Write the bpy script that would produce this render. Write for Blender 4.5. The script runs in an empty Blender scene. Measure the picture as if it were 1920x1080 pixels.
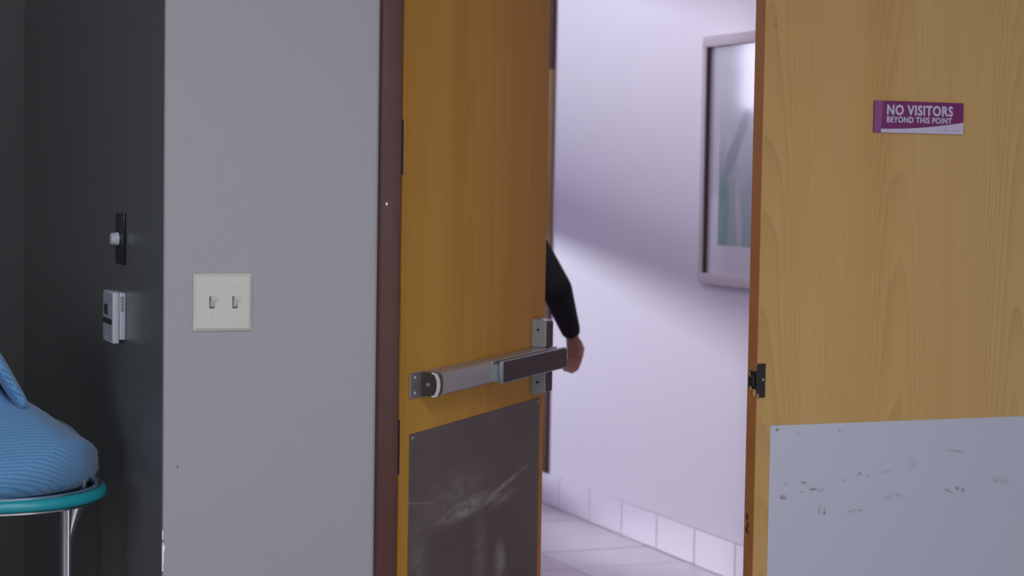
import bpy, bmesh, math, random
from mathutils import Vector, Matrix, Euler
random.seed(7)
S = bpy.context.scene
COL = S.collection
PI = math.pi

# ------------------------------------------------------------------ camera
FPX, YAW, PITCH, ROLL = 3700.0, math.radians(22.3), math.radians(3.33), math.radians(0.92)
Fw = Vector((math.sin(YAW)*math.cos(PITCH), math.cos(YAW)*math.cos(PITCH), -math.sin(PITCH)))
R0 = Vector((math.cos(YAW), -math.sin(YAW), 0)); U0 = R0.cross(Fw)
Rt = math.cos(ROLL)*R0 + math.sin(ROLL)*U0
Up = -math.sin(ROLL)*R0 + math.cos(ROLL)*U0
cam = bpy.data.cameras.new('camera'); cam.sensor_width = 36; cam.lens = FPX/1920*36
cam.clip_start = 0.05; cam.clip_end = 200
cam.dof.use_dof = True; cam.dof.focus_distance = 4.15; cam.dof.aperture_fstop = 5.0
co = bpy.data.objects.new('camera', cam); COL.objects.link(co)
m3 = Matrix((Rt, Up, -Fw)).transposed()
co.matrix_world = Matrix.Translation((0, 0, 1.48)) @ m3.to_4x4()
S.camera = co

# ------------------------------------------------------------------ colour management, world, lights
S.view_settings.view_transform = 'Standard'; S.view_settings.look = 'None'
S.view_settings.gamma = 1.0; S.view_settings.use_curve_mapping = False
S.view_settings.exposure = 0.0
W = bpy.data.worlds.new('world'); S.world = W; W.use_nodes = True
W.node_tree.nodes['Background'].inputs[0].default_value = (0.62, 0.66, 0.9, 1)
W.node_tree.nodes['Background'].inputs[1].default_value = 0.9

def area(name, loc, target, sx, sy, power, color):
    l = bpy.data.lights.new(name, 'AREA'); l.shape = 'RECTANGLE'; l.size = sx; l.size_y = sy
    l.energy = power; l.color = color
    o = bpy.data.objects.new(name, l); COL.objects.link(o); o.location = loc
    d = Vector(target) - Vector(loc)
    o.rotation_euler = d.to_track_quat('-Z', 'Y').to_euler()
    return o
ROOM_C = (0.97, 0.97, 1.0)
HALL_C = (0.86, 0.82, 1.0)
area('room_ceiling_light', (0.7, 1.1, 2.66), (0.7, 1.1, 0), 1.4, 1.4, 54, ROOM_C)
area('room_back_fill', (2.9, -2.8, 1.6), (1.7, 3.8, 1.2), 2.4, 1.6, 84, ROOM_C)  # unseen fill from behind, placed to brighten the left door leaf
area('room_left_fill', (-3.3, 1.2, 1.5), (0.8, 4.4, 1.2), 2.6, 1.5, 70, (0.93, 0.97, 1.0))  # unseen fill, added to brighten the alcove side wall
area('hall_ceiling_light', (3.02, 6.7, 2.655), (3.02, 6.7, 0), 0.3, 1.8, 3.5, HALL_C)
area('hall_far_ceiling_light', (1.9, 5.6, 2.655), (1.9, 5.6, 0), 0.6, 1.2, 10, (1.0, 0.86, 0.96))
sun = bpy.data.lights.new('sun', 'SUN'); sun.energy = 2.55; sun.angle = math.radians(5.5); sun.color = (0.88, 0.87, 1.0)
so = bpy.data.objects.new('sun', sun); COL.objects.link(so)
so.location = (1.5, 12, 4)
so.rotation_euler = Vector((0.42, -0.90, -0.145)).to_track_quat('-Z', 'Y').to_euler()

# ------------------------------------------------------------------ helpers: nodes
def new_mat(name):
    m = bpy.data.materials.new(name); m.use_nodes = True
    nt = m.node_tree
    return m, nt, nt.nodes['Principled BSDF']
class G:
    """small node-graph helper"""
    def __init__(s, nt): s.nt = nt
    def n(s, t, **kw):
        nd = s.nt.nodes.new(t)
        for k, v in kw.items(): setattr(nd, k, v)
        return nd
    def link(s, a, b): s.nt.links.new(a, b)
    def inp(s, sock, v):
        if hasattr(v, 'is_output') or isinstance(v, bpy.types.NodeSocket): s.link(v, sock)
        else: sock.default_value = v
    def math(s, op, a, b=None, c=None, clamp=False):
        nd = s.n('ShaderNodeMath', operation=op, use_clamp=clamp)
        s.inp(nd.inputs[0], a)
        if b is not None: s.inp(nd.inputs[1], b)
        if c is not None: s.inp(nd.inputs[2], c)
        return nd.outputs[0]
    def mix(s, fac, a, b, blend='MIX'):
        nd = s.n('ShaderNodeMix', data_type='RGBA', blend_type=blend)
        s.inp(nd.inputs[0], fac)
        s.inp(nd.inputs[6], a if not isinstance(a, tuple) else (*a[:3], 1))
        s.inp(nd.inputs[7], b if not isinstance(b, tuple) else (*b[:3], 1))
        return nd.outputs[2]
    def coord(s, which='Object'):
        return s.n('ShaderNodeTexCoord').outputs[which]
    def mapping(s, vec, loc=(0, 0, 0), rot=(0, 0, 0), sc=(1, 1, 1), typ='POINT'):
        nd = s.n('ShaderNodeMapping', vector_type=typ)
        s.link(vec, nd.inputs[0]); nd.inputs[1].default_value = loc; nd.inputs[2].default_value = rot; nd.inputs[3].default_value = sc
        return nd.outputs[0]
    def noise(s, vec, scale=1.0, detail=2.0, rough=0.5, dist=0.0):
        nd = s.n('ShaderNodeTexNoise'); s.link(vec, nd.inputs['Vector'])
        nd.inputs['Scale'].default_value = scale; nd.inputs['Detail'].default_value = detail
        nd.inputs['Roughness'].default_value = rough; nd.inputs['Distortion'].default_value = dist
        return nd.outputs['Fac']
    def ramp(s, fac, stops):
        nd = s.n('ShaderNodeValToRGB'); s.link(fac, nd.inputs[0]); e = nd.color_ramp.elements
        while len(e) < len(stops): e.new(0.5)
        for el, (p, c) in zip(e, stops): el.position = p; el.color = c if len(c) == 4 else (*c, 1)
        return nd.outputs[0]
    def mr(s, v, a, b, c=0.0, d=1.0, smooth=False):
        nd = s.n('ShaderNodeMapRange'); s.link(v, nd.inputs[0])
        if smooth: nd.interpolation_type = 'SMOOTHSTEP'
        for i, x in enumerate((a, b, c, d)): nd.inputs[i+1].default_value = x
        return nd.outputs[0]
    def bump(s, h, strength, dist, bsdf):
        nd = s.n('ShaderNodeBump'); nd.inputs['Strength'].default_value = strength; nd.inputs['Distance'].default_value = dist
        s.link(h, nd.inputs['Height']); s.link(nd.outputs[0], bsdf.inputs['Normal'])
    def spot(s, vec, loc, ang, sx, sz):
        """soft blob mask on a plane (x, z): 1 at its centre, 0 outside its ellipse"""
        v = s.mapping(vec, loc=(loc[0], 0, loc[1]), rot=(0, -ang, 0), sc=(sx, 1e5, sz), typ='TEXTURE')
        nd = s.n('ShaderNodeTexGradient', gradient_type='SPHERICAL'); s.link(v, nd.inputs[0])
        return nd.outputs['Fac']
def srgb(r, g, b):
    f = lambda c: (c/12.92 if c <= 0.04045 else ((c+0.055)/1.055)**2.4)
    return (f(r/255), f(g/255), f(b/255))
def plain(name, col, rough=0.5, metal=0.0, var=0.06, nscale=30, bump=0.0, bscale=200, coat=0.0, spec=0.5):
    m, nt, b = new_mat(name); g = G(nt)
    c = g.coord()
    n = g.noise(c, nscale, 3)
    dark = tuple(x*(1-var) for x in col); lite = tuple(min(1, x*(1+var)) for x in col)
    g.link(g.mix(n, dark, lite), b.inputs['Base Color'])
    b.inputs['Roughness'].default_value = rough; b.inputs['Metallic'].default_value = metal
    b.inputs['Coat Weight'].default_value = coat
    b.inputs['Specular IOR Level'].default_value = spec
    if bump: g.bump(g.noise(c, bscale, 2), bump, 0.001, b)
    return m

def wood(name, light, mid, dark, leaf=0.155, off=0.0, amount=1.0, rough=0.42, zoff=0.0, freq=14.0, spec=0.3, edge_shade=None):
    m, nt, b = new_mat(name); g = G(nt)
    c = g.coord()
    sp = g.n('ShaderNodeSeparateXYZ'); g.link(c, sp.inputs[0])
    x, z = sp.outputs[0], sp.outputs[2]
    xx = g.math('PINGPONG', g.math('ADD', x, off), leaf)
    wob = g.noise(g.mapping(c, sc=(3.2, 3.2, 0.55)), 1.0, 2, 0.5)
    wob2 = g.noise(g.mapping(c, sc=(18, 18, 0.8)), 1.0, 2, 0.5)
    gg = g.math('MULTIPLY', g.math('MULTIPLY', xx, xx), 42.0)
    gg = g.math('ADD', gg, g.math('MULTIPLY', g.math('ADD', z, zoff), 0.33))
    gg = g.math('ADD', gg, g.math('MULTIPLY', wob, 0.55))
    gg = g.math('ADD', gg, g.math('MULTIPLY', wob2, 0.10))
    ph = g.math('FRACT', g.math('MULTIPLY', gg, freq))
    ring = g.math('POWER', ph, 2.6)                       # late-wood line sharpening towards the next ring
    ring = g.math('MULTIPLY', ring, g.mr(g.noise(g.mapping(c, sc=(9, 9, 0.5), loc=(3, 0, 1)), 1.0, 2), 0.3, 0.7, 0.25, 1.0))
    fibre = g.noise(g.mapping(c, sc=(420, 420, 5)), 1.0, 2, 0.6)
    streak = g.noise(g.mapping(c, sc=(30, 30, 0.35)), 1.0, 3, 0.6)
    broad = g.noise(g.mapping(c, sc=(5, 5, 0.25), loc=(1.7, 0, 0)), 1.0, 2, 0.5)
    col = g.mix(g.mr(broad, 0.3, 0.7), light, mid)
    col = g.mix(g.math('MULTIPLY', g.mr(streak, 0.35, 0.75), 0.45*amount), col, mid)
    col = g.mix(g.math('MULTIPLY', ring, 0.55*amount), col, dark)
    col = g.mix(g.math('MULTIPLY', g.mr(fibre, 0.45, 0.8), 0.34*amount), col, dark)
    if edge_shade:                                             # redder shade towards the leaf's free edge, painted into the veneer
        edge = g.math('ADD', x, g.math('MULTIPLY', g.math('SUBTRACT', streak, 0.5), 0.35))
        col = g.mix(g.mr(edge, 0.22, 0.80, 0.0, 0.6, True), col, edge_shade)
    g.link(col, b.inputs['Base Color'])
    b.inputs['Roughness'].default_value = rough; b.inputs['Specular IOR Level'].default_value = spec
    g.bump(fibre, 0.08, 0.0006, b)
    return m

# ------------------------------------------------------------------ helpers: meshes
def bx(bm, x0, x1, y0, y1, z0, z1, bev=0.0, seg=2):
    r = bmesh.ops.create_cube(bm, size=1.0)
    vs = r['verts']
    for v in vs:
        v.co = Vector(((x0+x1)/2 + v.co.x*(x1-x0), (y0+y1)/2 + v.co.y*(y1-y0), (z0+z1)/2 + v.co.z*(z1-z0)))
    if bev > 0:
        es = list({e for v in vs for e in v.link_edges})
        bmesh.ops.bevel(bm, geom=es, offset=bev, segments=seg, affect='EDGES', profile=0.5)
    return bm
def cyl(bm, p0, p1, r0, r1=None, seg=20, caps=True):
    r1 = r0 if r1 is None else r1
    p0, p1 = Vector(p0), Vector(p1); d = p1-p0
    r = bmesh.ops.create_cone(bm, cap_ends=caps, cap_tris=False, segments=seg, radius1=r0, radius2=r1, depth=d.length)
    M = Matrix.Translation((p0+p1)/2) @ d.to_track_quat('Z', 'Y').to_matrix().to_4x4()
    bmesh.ops.transform(bm, matrix=M, verts=r['verts'])
    return bm
def ball(bm, c, r, seg=16, sc=(1, 1, 1), rot=None):
    q = bmesh.ops.create_uvsphere(bm, u_segments=seg, v_segments=max(6, seg//2), radius=r)
    M = Matrix.Translation(c) @ (rot.to_matrix().to_4x4() if rot else Matrix.Identity(4)) @ Matrix.Diagonal((*sc, 1))
    bmesh.ops.transform(bm, matrix=M, verts=q['verts'])
    return bm
def capsule(bm, p0, p1, r0, r1, seg=14):
    cyl(bm, p0, p1, r0, r1, seg); ball(bm, p0, r0, seg); ball(bm, p1, r1, seg)
def prism(bm, pts, axis, a, b):
    """polygon pts (2-D) extruded along axis from a to b; axis 0: pts=(y,z), 1: (x,z), 2: (x,y)"""
    def mk(p, t):
        return {0: (t, p[0], p[1]), 1: (p[0], t, p[1]), 2: (p[0], p[1], t)}[axis]
    lo = [bm.verts.new(mk(p, a)) for p in pts]; hi = [bm.verts.new(mk(p, b)) for p in pts]
    n = len(pts)
    bm.faces.new(lo); bm.faces.new(hi[::-1])
    for i in range(n): bm.faces.new((lo[i], hi[i], hi[(i+1) % n], lo[(i+1) % n]))
    bmesh.ops.recalc_face_normals(bm, faces=bm.faces)
    return bm
def sweep(bm, path, prof, closed=False):
    """profile (n, z) swept along a plan path of (x, y, nx, ny) keeping z vertical"""
    rows = [[bm.verts.new((x+nx*p, y+ny*p, z)) for p, z in prof] for x, y, nx, ny in path]
    k = len(prof); N = len(rows)
    for i in range(N if closed else N-1):
        a, b_ = rows[i], rows[(i+1) % N]
        for j in range(k): bm.faces.new((a[j], a[(j+1) % k], b_[(j+1) % k], b_[j]))
    bmesh.ops.recalc_face_normals(bm, faces=bm.faces)
    return bm
def new(): return bmesh.new()
def obj(name, bm, mat, parent=None, smooth=True, angle=35):
    me = bpy.data.meshes.new(name); bm.to_mesh(me); bm.free()
    if mat: me.materials.append(mat)
    if smooth:
        me.shade_smooth()
        try: me.set_sharp_from_angle(angle=math.radians(angle))
        except Exception: pass
    o = bpy.data.objects.new(name, me); COL.objects.link(o)
    if parent: o.parent = parent
    return o
def tag(o, label=None, cat=None, group=None, kind=None):
    if label: o['label'] = label
    if cat: o['category'] = cat
    if group: o['group'] = group
    if kind: o['kind'] = kind
    return o
def thing(name, label, cat, loc=(0, 0, 0), rz=0.0, group=None, kind=None):
    o = bpy.data.objects.new(name, None); o.empty_display_size = 0.1; COL.objects.link(o)
    o.location = loc; o.rotation_euler = (0, 0, rz)
    return tag(o, label, cat, group, kind)
def struct(name, bm, mat, label, cat, **kw):
    return tag(obj(name, bm, mat, None, **kw), label, cat, None, 'structure')

# ------------------------------------------------------------------ materials
GREY = plain('grey_wall_paint', (0.305, 0.300, 0.340), 0.55, var=0.03, nscale=1.5, bump=0.12, bscale=350)
ROOMW = plain('room_wall_paint', (0.40, 0.385, 0.40), 0.6, var=0.03, nscale=2)
DARK = plain('charcoal_gloss_paint', (0.115, 0.120, 0.125), 0.30, var=0.06, nscale=2, bump=0.10, bscale=60, spec=0.5)
HALLW = plain('hall_wall_paint', (0.72, 0.68, 0.76), 0.5, var=0.015, nscale=1.2)
CEIL = plain('ceiling_paint', (0.75, 0.74, 0.75), 0.8, var=0.02)
FLOORM = plain('vinyl_floor', (0.30, 0.29, 0.30), 0.4, var=0.08, nscale=8)
TILE = plain('floor_tile', (0.60, 0.565, 0.63), 0.42, var=0.05, nscale=6)
TILE2 = plain('shadowed_floor_tile', (0.53, 0.45, 0.54), 0.42, var=0.05, nscale=6)  # the walker's shadow on the floor, put into the tile colour
BTILE = plain('skirting_tile', (0.86, 0.83, 0.90), 0.3, var=0.02, nscale=6)
GROUT = plain('grout', (0.52, 0.50, 0.56), 0.8)
GUARDB = plain('brown_guard_vinyl', (0.11, 0.040, 0.040), 0.75, spec=0.15)
BROWN = plain('brown_frame_paint', (0.078, 0.032, 0.028), 0.45, var=0.12, nscale=5, bump=0.1, bscale=120, spec=0.25)
WOODL = wood('oak_veneer_left', (0.63, 0.360, 0.070), (0.48, 0.240, 0.034), (0.29, 0.120, 0.014), leaf=0.21, off=0.06, amount=0.75, zoff=0.4, freq=8.0, spec=0.12, edge_shade=(0.40, 0.165, 0.026))
WOODR = wood('oak_veneer_right', (0.555, 0.375, 0.160), (0.475, 0.290, 0.103), (0.31, 0.165, 0.050), leaf=0.17, off=-0.02, amount=0.8)
WOODE = plain('oak_edge_band', (0.42, 0.175, 0.045), 0.45, var=0.2, nscale=14)
GUARDT = plain('tan_guard_middle', (0.36, 0.21, 0.095), 0.75, var=0.1, spec=0.15, nscale=12)  # tan middle stretch of the guard strip
CHROME = plain('chrome', (0.60, 0.61, 0.66), 0.12, 1.0, var=0.02)
ALU = plain('brushed_aluminium', (0.47, 0.45, 0.44), 0.38, 0.6, var=0.08, nscale=60)
ALUP = plain('pale_aluminium', (0.42, 0.46, 0.51), 0.35, 0.7, var=0.05)
BRONZE = plain('dark_bronze_cover', (0.050, 0.032, 0.030), 0.45, 0.2, var=0.08)
CAPM = plain('grey_brown_cap', (0.085, 0.072, 0.066), 0.4, 0.3)
SPLM = plain('torn_pale_wood', (0.50, 0.36, 0.17), 0.7, var=0.25, nscale=150)
BLACK = plain('black_metal', (0.012, 0.012, 0.012), 0.45, 0.3, var=0.3)
BLACKP = plain('black_plastic', (0.010, 0.012, 0.016), 0.30)
HINGE = plain('dull_steel', (0.10, 0.085, 0.085), 0.45, 0.7)
IVORY = plain('ivory_plastic', (0.46, 0.465, 0.425), 0.35, var=0.02)
WHITEP = plain('white_plastic', (0.66, 0.68, 0.78), 0.4, var=0.02)
PALEP = plain('pale_plastic_front', (0.38, 0.42, 0.48), 0.4, var=0.04)
CHIPM = plain('bare_plaster', (0.78, 0.77, 0.82), 0.8, var=0.05)
TEAL = plain('teal_bumper', (0.012, 0.27, 0.34), 0.32, var=0.06, nscale=25)
DECKM = plain('dark_deck', (0.016, 0.016, 0.018), 0.65, spec=0.15)
STEELD = plain('grey_steel', (0.30, 0.29, 0.30), 0.4, 0.6)
RUBBER = plain('grey_rubber', (0.05, 0.05, 0.055), 0.7)
PURPLE = plain('sign_purple', (0.155, 0.010, 0.118), 0.35, var=0.03)
LILAC = plain('sign_light_purple', (0.235, 0.055, 0.215), 0.35, var=0.03)
SIGNW = plain('sign_white', (0.50, 0.46, 0.62), 0.4, var=0.02)
SIGNF = plain('sign_faint_mark', (0.36, 0.30, 0.47), 0.4)
FRAMEM = plain('silver_frame', (0.62, 0.55, 0.60), 0.7, 0.0, var=0.06, nscale=20)
LIPM = plain('brown_frame_lip', (0.095, 0.065, 0.055), 0.5)
MATB = plain('white_mount', (0.74, 0.73, 0.80), 0.7, var=0.02)
SKIN = plain('skin', (0.50, 0.26, 0.20), 0.5, var=0.08, nscale=20)
SWEAT = plain('black_knit', (0.010, 0.009, 0.014), 0.85, var=0.3, nscale=200, bump=0.3, bscale=500)
TROUS = plain('dark_trousers', (0.022, 0.022, 0.032), 0.8, var=0.15, nscale=80)
HAIRM = plain('brown_hair', (0.045, 0.026, 0.016), 0.55, var=0.4, nscale=60)
EYEW = plain('eye', (0.6, 0.6, 0.6), 0.2)
SUNBLOCKM = plain('sun_block_fabric', (0.35, 0.34, 0.36), 0.8)

def kick_left():
    m, nt, b = new_mat('smeared_steel_dark_reflection'); g = G(nt); c = g.coord()
    n = g.noise(g.mapping(c, sc=(4, 4, 2.5)), 1.0, 4, 0.6)
    col = g.mix(g.mr(n, 0.35, 0.7), (0.125, 0.100, 0.102), (0.175, 0.138, 0.130))  # dark reflection put into the base colour; same steel as the right plate
    smear = None
    for loc, ang, sx, sz, k in (((0.585, 0.737), 0.17, 0.20, 0.008, 1.0), ((0.37, 0.722), 0.05, 0.17, 0.026, 1.1),
                                ((0.52, 0.722), 0.12, 0.12, 0.012, 0.8), ((0.24, 0.718), 0.05, 0.06, 0.010, 0.7), ((0.12, 0.769), -0.15, 0.14, 0.004, 0.5),
                                ((0.578, 0.56), 0.0, 0.045, 0.06, 0.8), ((0.30, 0.76), 0.1, 0.22, 0.07, 0.35),
                                ((0.45, 0.60), 0.0, 0.05, 0.13, 0.3), ((0.09, 0.66), 0.0, 0.05, 0.12, 0.35), ((0.60, 0.71), 0.1, 0.09, 0.014, 0.6)):
        s = g.math('MULTIPLY', g.math('POWER', g.spot(c, loc, ang, sx, sz), 0.7), k)
        smear = s if smear is None else g.math('MAXIMUM', smear, s)
    grain = g.noise(g.mapping(c, rot=(0, 0.12, 0), sc=(16, 16, 60)), 1.0, 4, 0.65)
    fac = g.math('MULTIPLY', smear, g.mr(grain, 0.30, 0.62), clamp=True)
    vs = g.noise(g.mapping(c, sc=(26, 26, 1.0)), 1.0, 3, 0.6)
    col = g.mix(g.math('MULTIPLY', g.mr(vs, 0.5, 0.75), 0.25), col, (0.16, 0.145, 0.15))
    col = g.mix(g.math('MULTIPLY', fac, 0.9, clamp=True), col, (0.46, 0.44, 0.42))
    g.link(col, b.inputs['Base Color']); b.inputs['Metallic'].default_value = 0.35
    b.inputs['Roughness'].default_value = 0.5
    return m
def kick_right():
    m, nt, b = new_mat('scuffed_pale_steel'); g = G(nt); c = g.coord()
    n = g.noise(g.mapping(c, sc=(1.2, 1.2, 0.6)), 1.0, 2)
    col = g.mix(n, (0.47, 0.49, 0.62), (0.52, 0.53, 0.65))
    marks = None
    for loc, ang, sx, sz, k in (((2.256, .758), 0, .012, .007, 1.3), ((2.262, .786), .4, .008, .006, .6), ((2.31, .788), -.3, .013, .005, .9), ((2.337, .772), 0, .020, .005, 1.0),
                                ((2.355, .768), .4, .012, .004, .6), ((2.305, .768), 0, .012, .003, .5), ((2.352, .727), 0, .004, .012, .6), ((2.350, .722), 0, .005, .008, .9),
                                ((2.365, .722), 0, .003, .017, .9), ((2.365, .718), 0, .006, .007, 1.2), ((2.435, .717), .15, .025, .004, .7), ((2.46, .718), -.1, .02, .004, .6),
                                ((2.535, .745), .2, .02, .006, .5), ((2.565, .748), -.4, .02, .005, .5), ((2.415, .790), 0, .008, .004, .6), ((2.455, .803), .3, .009, .005, .8),
                                ((2.48, .795), -.3, .007, .004, .6), ((2.53, .804), .1, .02, .005, .4), ((2.70, .752), -.4, .02, .004, .7), ((2.725, .756), -.3, .009, .006, .9), ((2.74, .752), 0, .009, .007, .8),
                                ((2.72, .845), -.15, .035, .004, .7), ((2.40, .905), 0, .006, .003, .8), ((2.29, .903), 0, .005, .004, .6), ((2.235, .911), 0, .006, .006, .9), ((2.60, .82), 0, .015, .02, .25), ((2.845, .77), -.2, .04, .01, .5)):
        # the plate's marks; x is measured across the leaf from its free edge at 2.182
        s = g.math('MULTIPLY', g.spot(c, (loc[0]-2.182, loc[1]), ang, sx, sz), k)
        marks = s if marks is None else g.math('MAXIMUM', marks, s)
    grain = g.noise(g.mapping(c, sc=(120, 120, 160)), 1.0, 3, 0.6)
    fac = g.math('MULTIPLY', marks, g.mr(grain, 0.3, 0.6), clamp=True)
    col = g.mix(g.math('MULTIPLY', fac, 1.0, clamp=True), col, (0.07, 0.072, 0.085))
    g.link(col, b.inputs['Base Color']); b.inputs['Metallic'].default_value = 0.15
    b.inputs['Roughness'].default_value = 0.42
    return m
def blanket_mat():
    m, nt, b = new_mat('blue_cellular_knit'); g = G(nt)
    uv = g.coord('UV')
    sp = g.n('ShaderNodeSeparateXYZ'); g.link(uv, sp.inputs[0])
    k = 2*PI/0.0100
    u = g.math('MULTIPLY', sp.outputs[0], k); v = g.math('MULTIPLY', sp.outputs[1], k*0.85)
    w1 = g.math('SINE', g.math('ADD', u, g.math('MULTIPLY', v, 0.5))); w2 = g.math('SINE', g.math('SUBTRACT', u, g.math('MULTIPLY', v, 0.5)))
    h = g.math('MULTIPLY', w1, w2)                                  # diamond lattice of small holes
    hole = g.mr(h, 0.35, 0.9)
    fuzz = g.noise(g.coord(), 700, 2)
    col = g.mix(fuzz, (0.085, 0.250, 0.490), (0.125, 0.315, 0.575))
    col = g.mix(g.math('MULTIPLY', hole, 0.8), col, (0.030, 0.10, 0.25))
    g.link(col, b.inputs['Base Color']); b.inputs['Roughness'].default_value = 0.9
    b.inputs['Sheen Weight'].default_value = 0.25
    g.bump(g.math('MULTIPLY', hole, -1.0), 0.6, 0.002, b)
    return m
def thin_glass():
    m = bpy.data.materials.new('clear_glass'); m.use_nodes = True; nt = m.node_tree; nt.nodes.clear(); g = G(nt)
    out = g.n('ShaderNodeOutputMaterial'); tr = g.n('ShaderNodeBsdfTransparent'); gl = g.n('ShaderNodeBsdfGlossy'); mx = g.n('ShaderNodeMixShader')
    geo = g.n('ShaderNodeNewGeometry'); dot = g.n('ShaderNodeVectorMath', operation='DOT_PRODUCT')
    g.link(geo.outputs['Incoming'], dot.inputs[0]); g.link(geo.outputs['Normal'], dot.inputs[1])
    k = g.math('SUBTRACT', 1.0, g.math('ABSOLUTE', dot.outputs['Value']))
    fr = g.math('ADD', 0.04, g.math('MULTIPLY', 0.96, g.math('POWER', k, 5.0)))      # Schlick, the same from both sides
    gl.inputs['Roughness'].default_value = 0.08
    g.link(fr, mx.inputs[0]); g.link(tr.outputs[0], mx.inputs[1]); g.link(gl.outputs[0], mx.inputs[2]); g.link(mx.outputs[0], out.inputs[0])
    return m
def art_mat():
    m, nt, b = new_mat('abstract_print'); g = G(nt); c = g.coord()
    sp = g.n('ShaderNodeSeparateXYZ'); g.link(c, sp.inputs[0])
    c2 = g.n('ShaderNodeCombineXYZ'); g.link(sp.outputs[1], c2.inputs[0]); g.link(sp.outputs[2], c2.inputs[2]); v = c2.outputs[0]
    n = g.noise(g.mapping(v, sc=(9, 9, 5)), 1.0, 3)
    zz = g.math('ADD', sp.outputs[2], g.math('MULTIPLY', n, 0.35))
    col = g.ramp(g.mr(zz, 1.25, 2.1), [(0.0, (0.27, 0.38, 0.38)), (0.42, (0.36, 0.44, 0.49)), (0.62, (0.62, 0.62, 0.69)), (1.0, (0.74, 0.73, 0.80))])
    def put(col, loc, ang, sx, sz, cc, k):
        return g.mix(g.mr(g.spot(v, loc, ang, sx, sz), 0.0, 0.45, 0, k), col, cc)
    col = put(col, (6.40, 1.56), 0.6, 0.045, 0.12, (0.26, 0.27, 0.39), 0.7)
    col = put(col, (6.33, 1.66), 0.6, 0.04, 0.10, (0.34, 0.35, 0.46), 0.7)
    col = put(col, (6.47, 1.33), 0.0, 0.06, 0.22, (0.15, 0.29, 0.25), 0.8)
    col = put(col, (6.35, 1.34), -0.12, 0.025, 0.20, (0.60, 0.53, 0.58), 0.8)
    g.link(col, b.inputs['Base Color']); b.inputs['Roughness'].default_value = 0.7
    return m
def emis(name, col, k):
    m, nt, b = new_mat(name)
    b.inputs['Base Color'].default_value = (*col, 1); b.inputs['Emission Color'].default_value = (*col, 1); b.inputs['Emission Strength'].default_value = k
    return m
KICKL, KICKR, BLUE, GLASS, ART = kick_left(), kick_right(), blanket_mat(), thin_glass(), art_mat()
GLAREM = emis('glare_lamp_opal', (0.80, 0.80, 1.0), 7.0)

# ------------------------------------------------------------------ room shell
YW = 3.80                                  # face of the grey wall
Z1 = 2.70
fl = struct('floor', bx(new(), -3.6, 4.4, -3.6, 5.75, -0.1, 0.0), FLOORM, 'grey vinyl floor of the near room', 'floor')
ce = struct('ceiling', bx(new(), -3.6, 4.4, -3.6, 9.4, Z1, Z1+0.1), CEIL, 'white ceiling over room and hall', 'ceiling')
# grey wall with the doorway: two pieces beside it and one above
b = new()
bx(b, 0.8285, 1.268, YW, 3.90, 0, Z1); bx(b, 3.09, 4.3, YW, 3.90, 0, Z1); bx(b, 1.268, 3.09, YW, 3.90, 2.19, Z1)
wf = struct('wall_front', b, GREY, 'grey painted wall with the light switch and doorway', 'wall')
random.seed(3)
for z, h, w in ((0.762, 0.018, 0.004), (0.7435, 0.005, 0.0028), (0.716, 0.052, 0.0055)):
    b = new(); pts = []
    n = 7
    for i in range(n): pts.append((0.8262+w*(0.35+0.65*random.random())*(1.25 if i > 4 else 0.8), z - h/2 + h*i/(n-1)))
    pts = [(0.8262, z-h/2)] + pts + [(0.8262, z+h/2)]
    prism(b, pts, 1, YW-0.0015, YW+0.001); obj('paint_chip', b, CHIPM, wf)
b = new(); ball(b, (0.856, YW-0.0005, 0.895), 0.0022, 8, (1, 0.4, 1)); obj('wall_speck', b, DARK, wf)
wa = struct('wall_alcove', bx(new(), 0.826, 0.93, YW+0.001, 5.6, 0, Z1), DARK, 'glossy charcoal side wall of the dark alcove', 'wall')
struct('wall_alcove_back', bx(new(), -3.5, 0.93, 5.6, 5.7, 0, Z1), DARK, 'charcoal back wall of the alcove at far left', 'wall')
struct('wall_left', bx(new(), -3.6, -3.5, -3.6, 5.7, 0, Z1), ROOMW, 'left wall of the near room', 'wall')
struct('wall_back', bx(new(), -3.6, 4.4, -3.6, -3.5, 0, Z1), ROOMW, 'back wall of the near room', 'wall')
struct('wall_right', bx(new(), 4.3, 4.4, -3.5, 3.9, 0, Z1), ROOMW, 'right wall of the near room', 'wall')
# hall beyond the doors
struct('wall_hall_left', bx(new(), 0.93, 1.10, 3.90, 9.2, 0, Z1), HALLW, 'left wall of the hall behind the open door', 'wall')
wr = struct('wall_hall_right', bx(new(), 3.50, 3.60, 3.90, 9.2, 0, Z1), HALLW, 'pale lilac right wall of the bright hall', 'wall')
bx_end = new()
WX0, WX1, WZ0, WZ1 = 1.94, 3.42, 0.25, 2.62
bx(bx_end, 0.93, WX0, 9.2, 9.35, 0, Z1); bx(bx_end, WX1, 3.60, 9.2, 9.35, 0, Z1)
bx(bx_end, WX0, WX1, 9.2, 9.35, 0, WZ0); bx(bx_end, WX0, WX1, 9.2, 9.35, WZ1, Z1)
struct('wall_hall_end', bx_end, HALLW, 'end wall of the hall around its window', 'wall')
wn = thing('window_1', 'unseen hall end window with sun-blocking middle panel and added slats above', 'window', (0, 0, 0), kind='structure')
ZM0, ZM1 = 1.366, 1.575
b = new()
bx(b, WX0, WX0+0.03, 9.25, 9.31, WZ0, WZ1); bx(b, WX1-0.03, WX1, 9.25, 9.31, WZ0, WZ1)
bx(b, WX0+.03, WX1-.03, 9.25, 9.31, WZ0, WZ0+0.03); bx(b, WX0+.03, WX1-.03, 9.25, 9.31, WZ1-0.03, WZ1)
obj('window_frame', b, ALUP, wn)
obj('pane', bx(new(), WX0+.03, WX1-.03, 9.278, 9.282, WZ0+.03, WZ1-.03), GLASS, wn)
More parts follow.
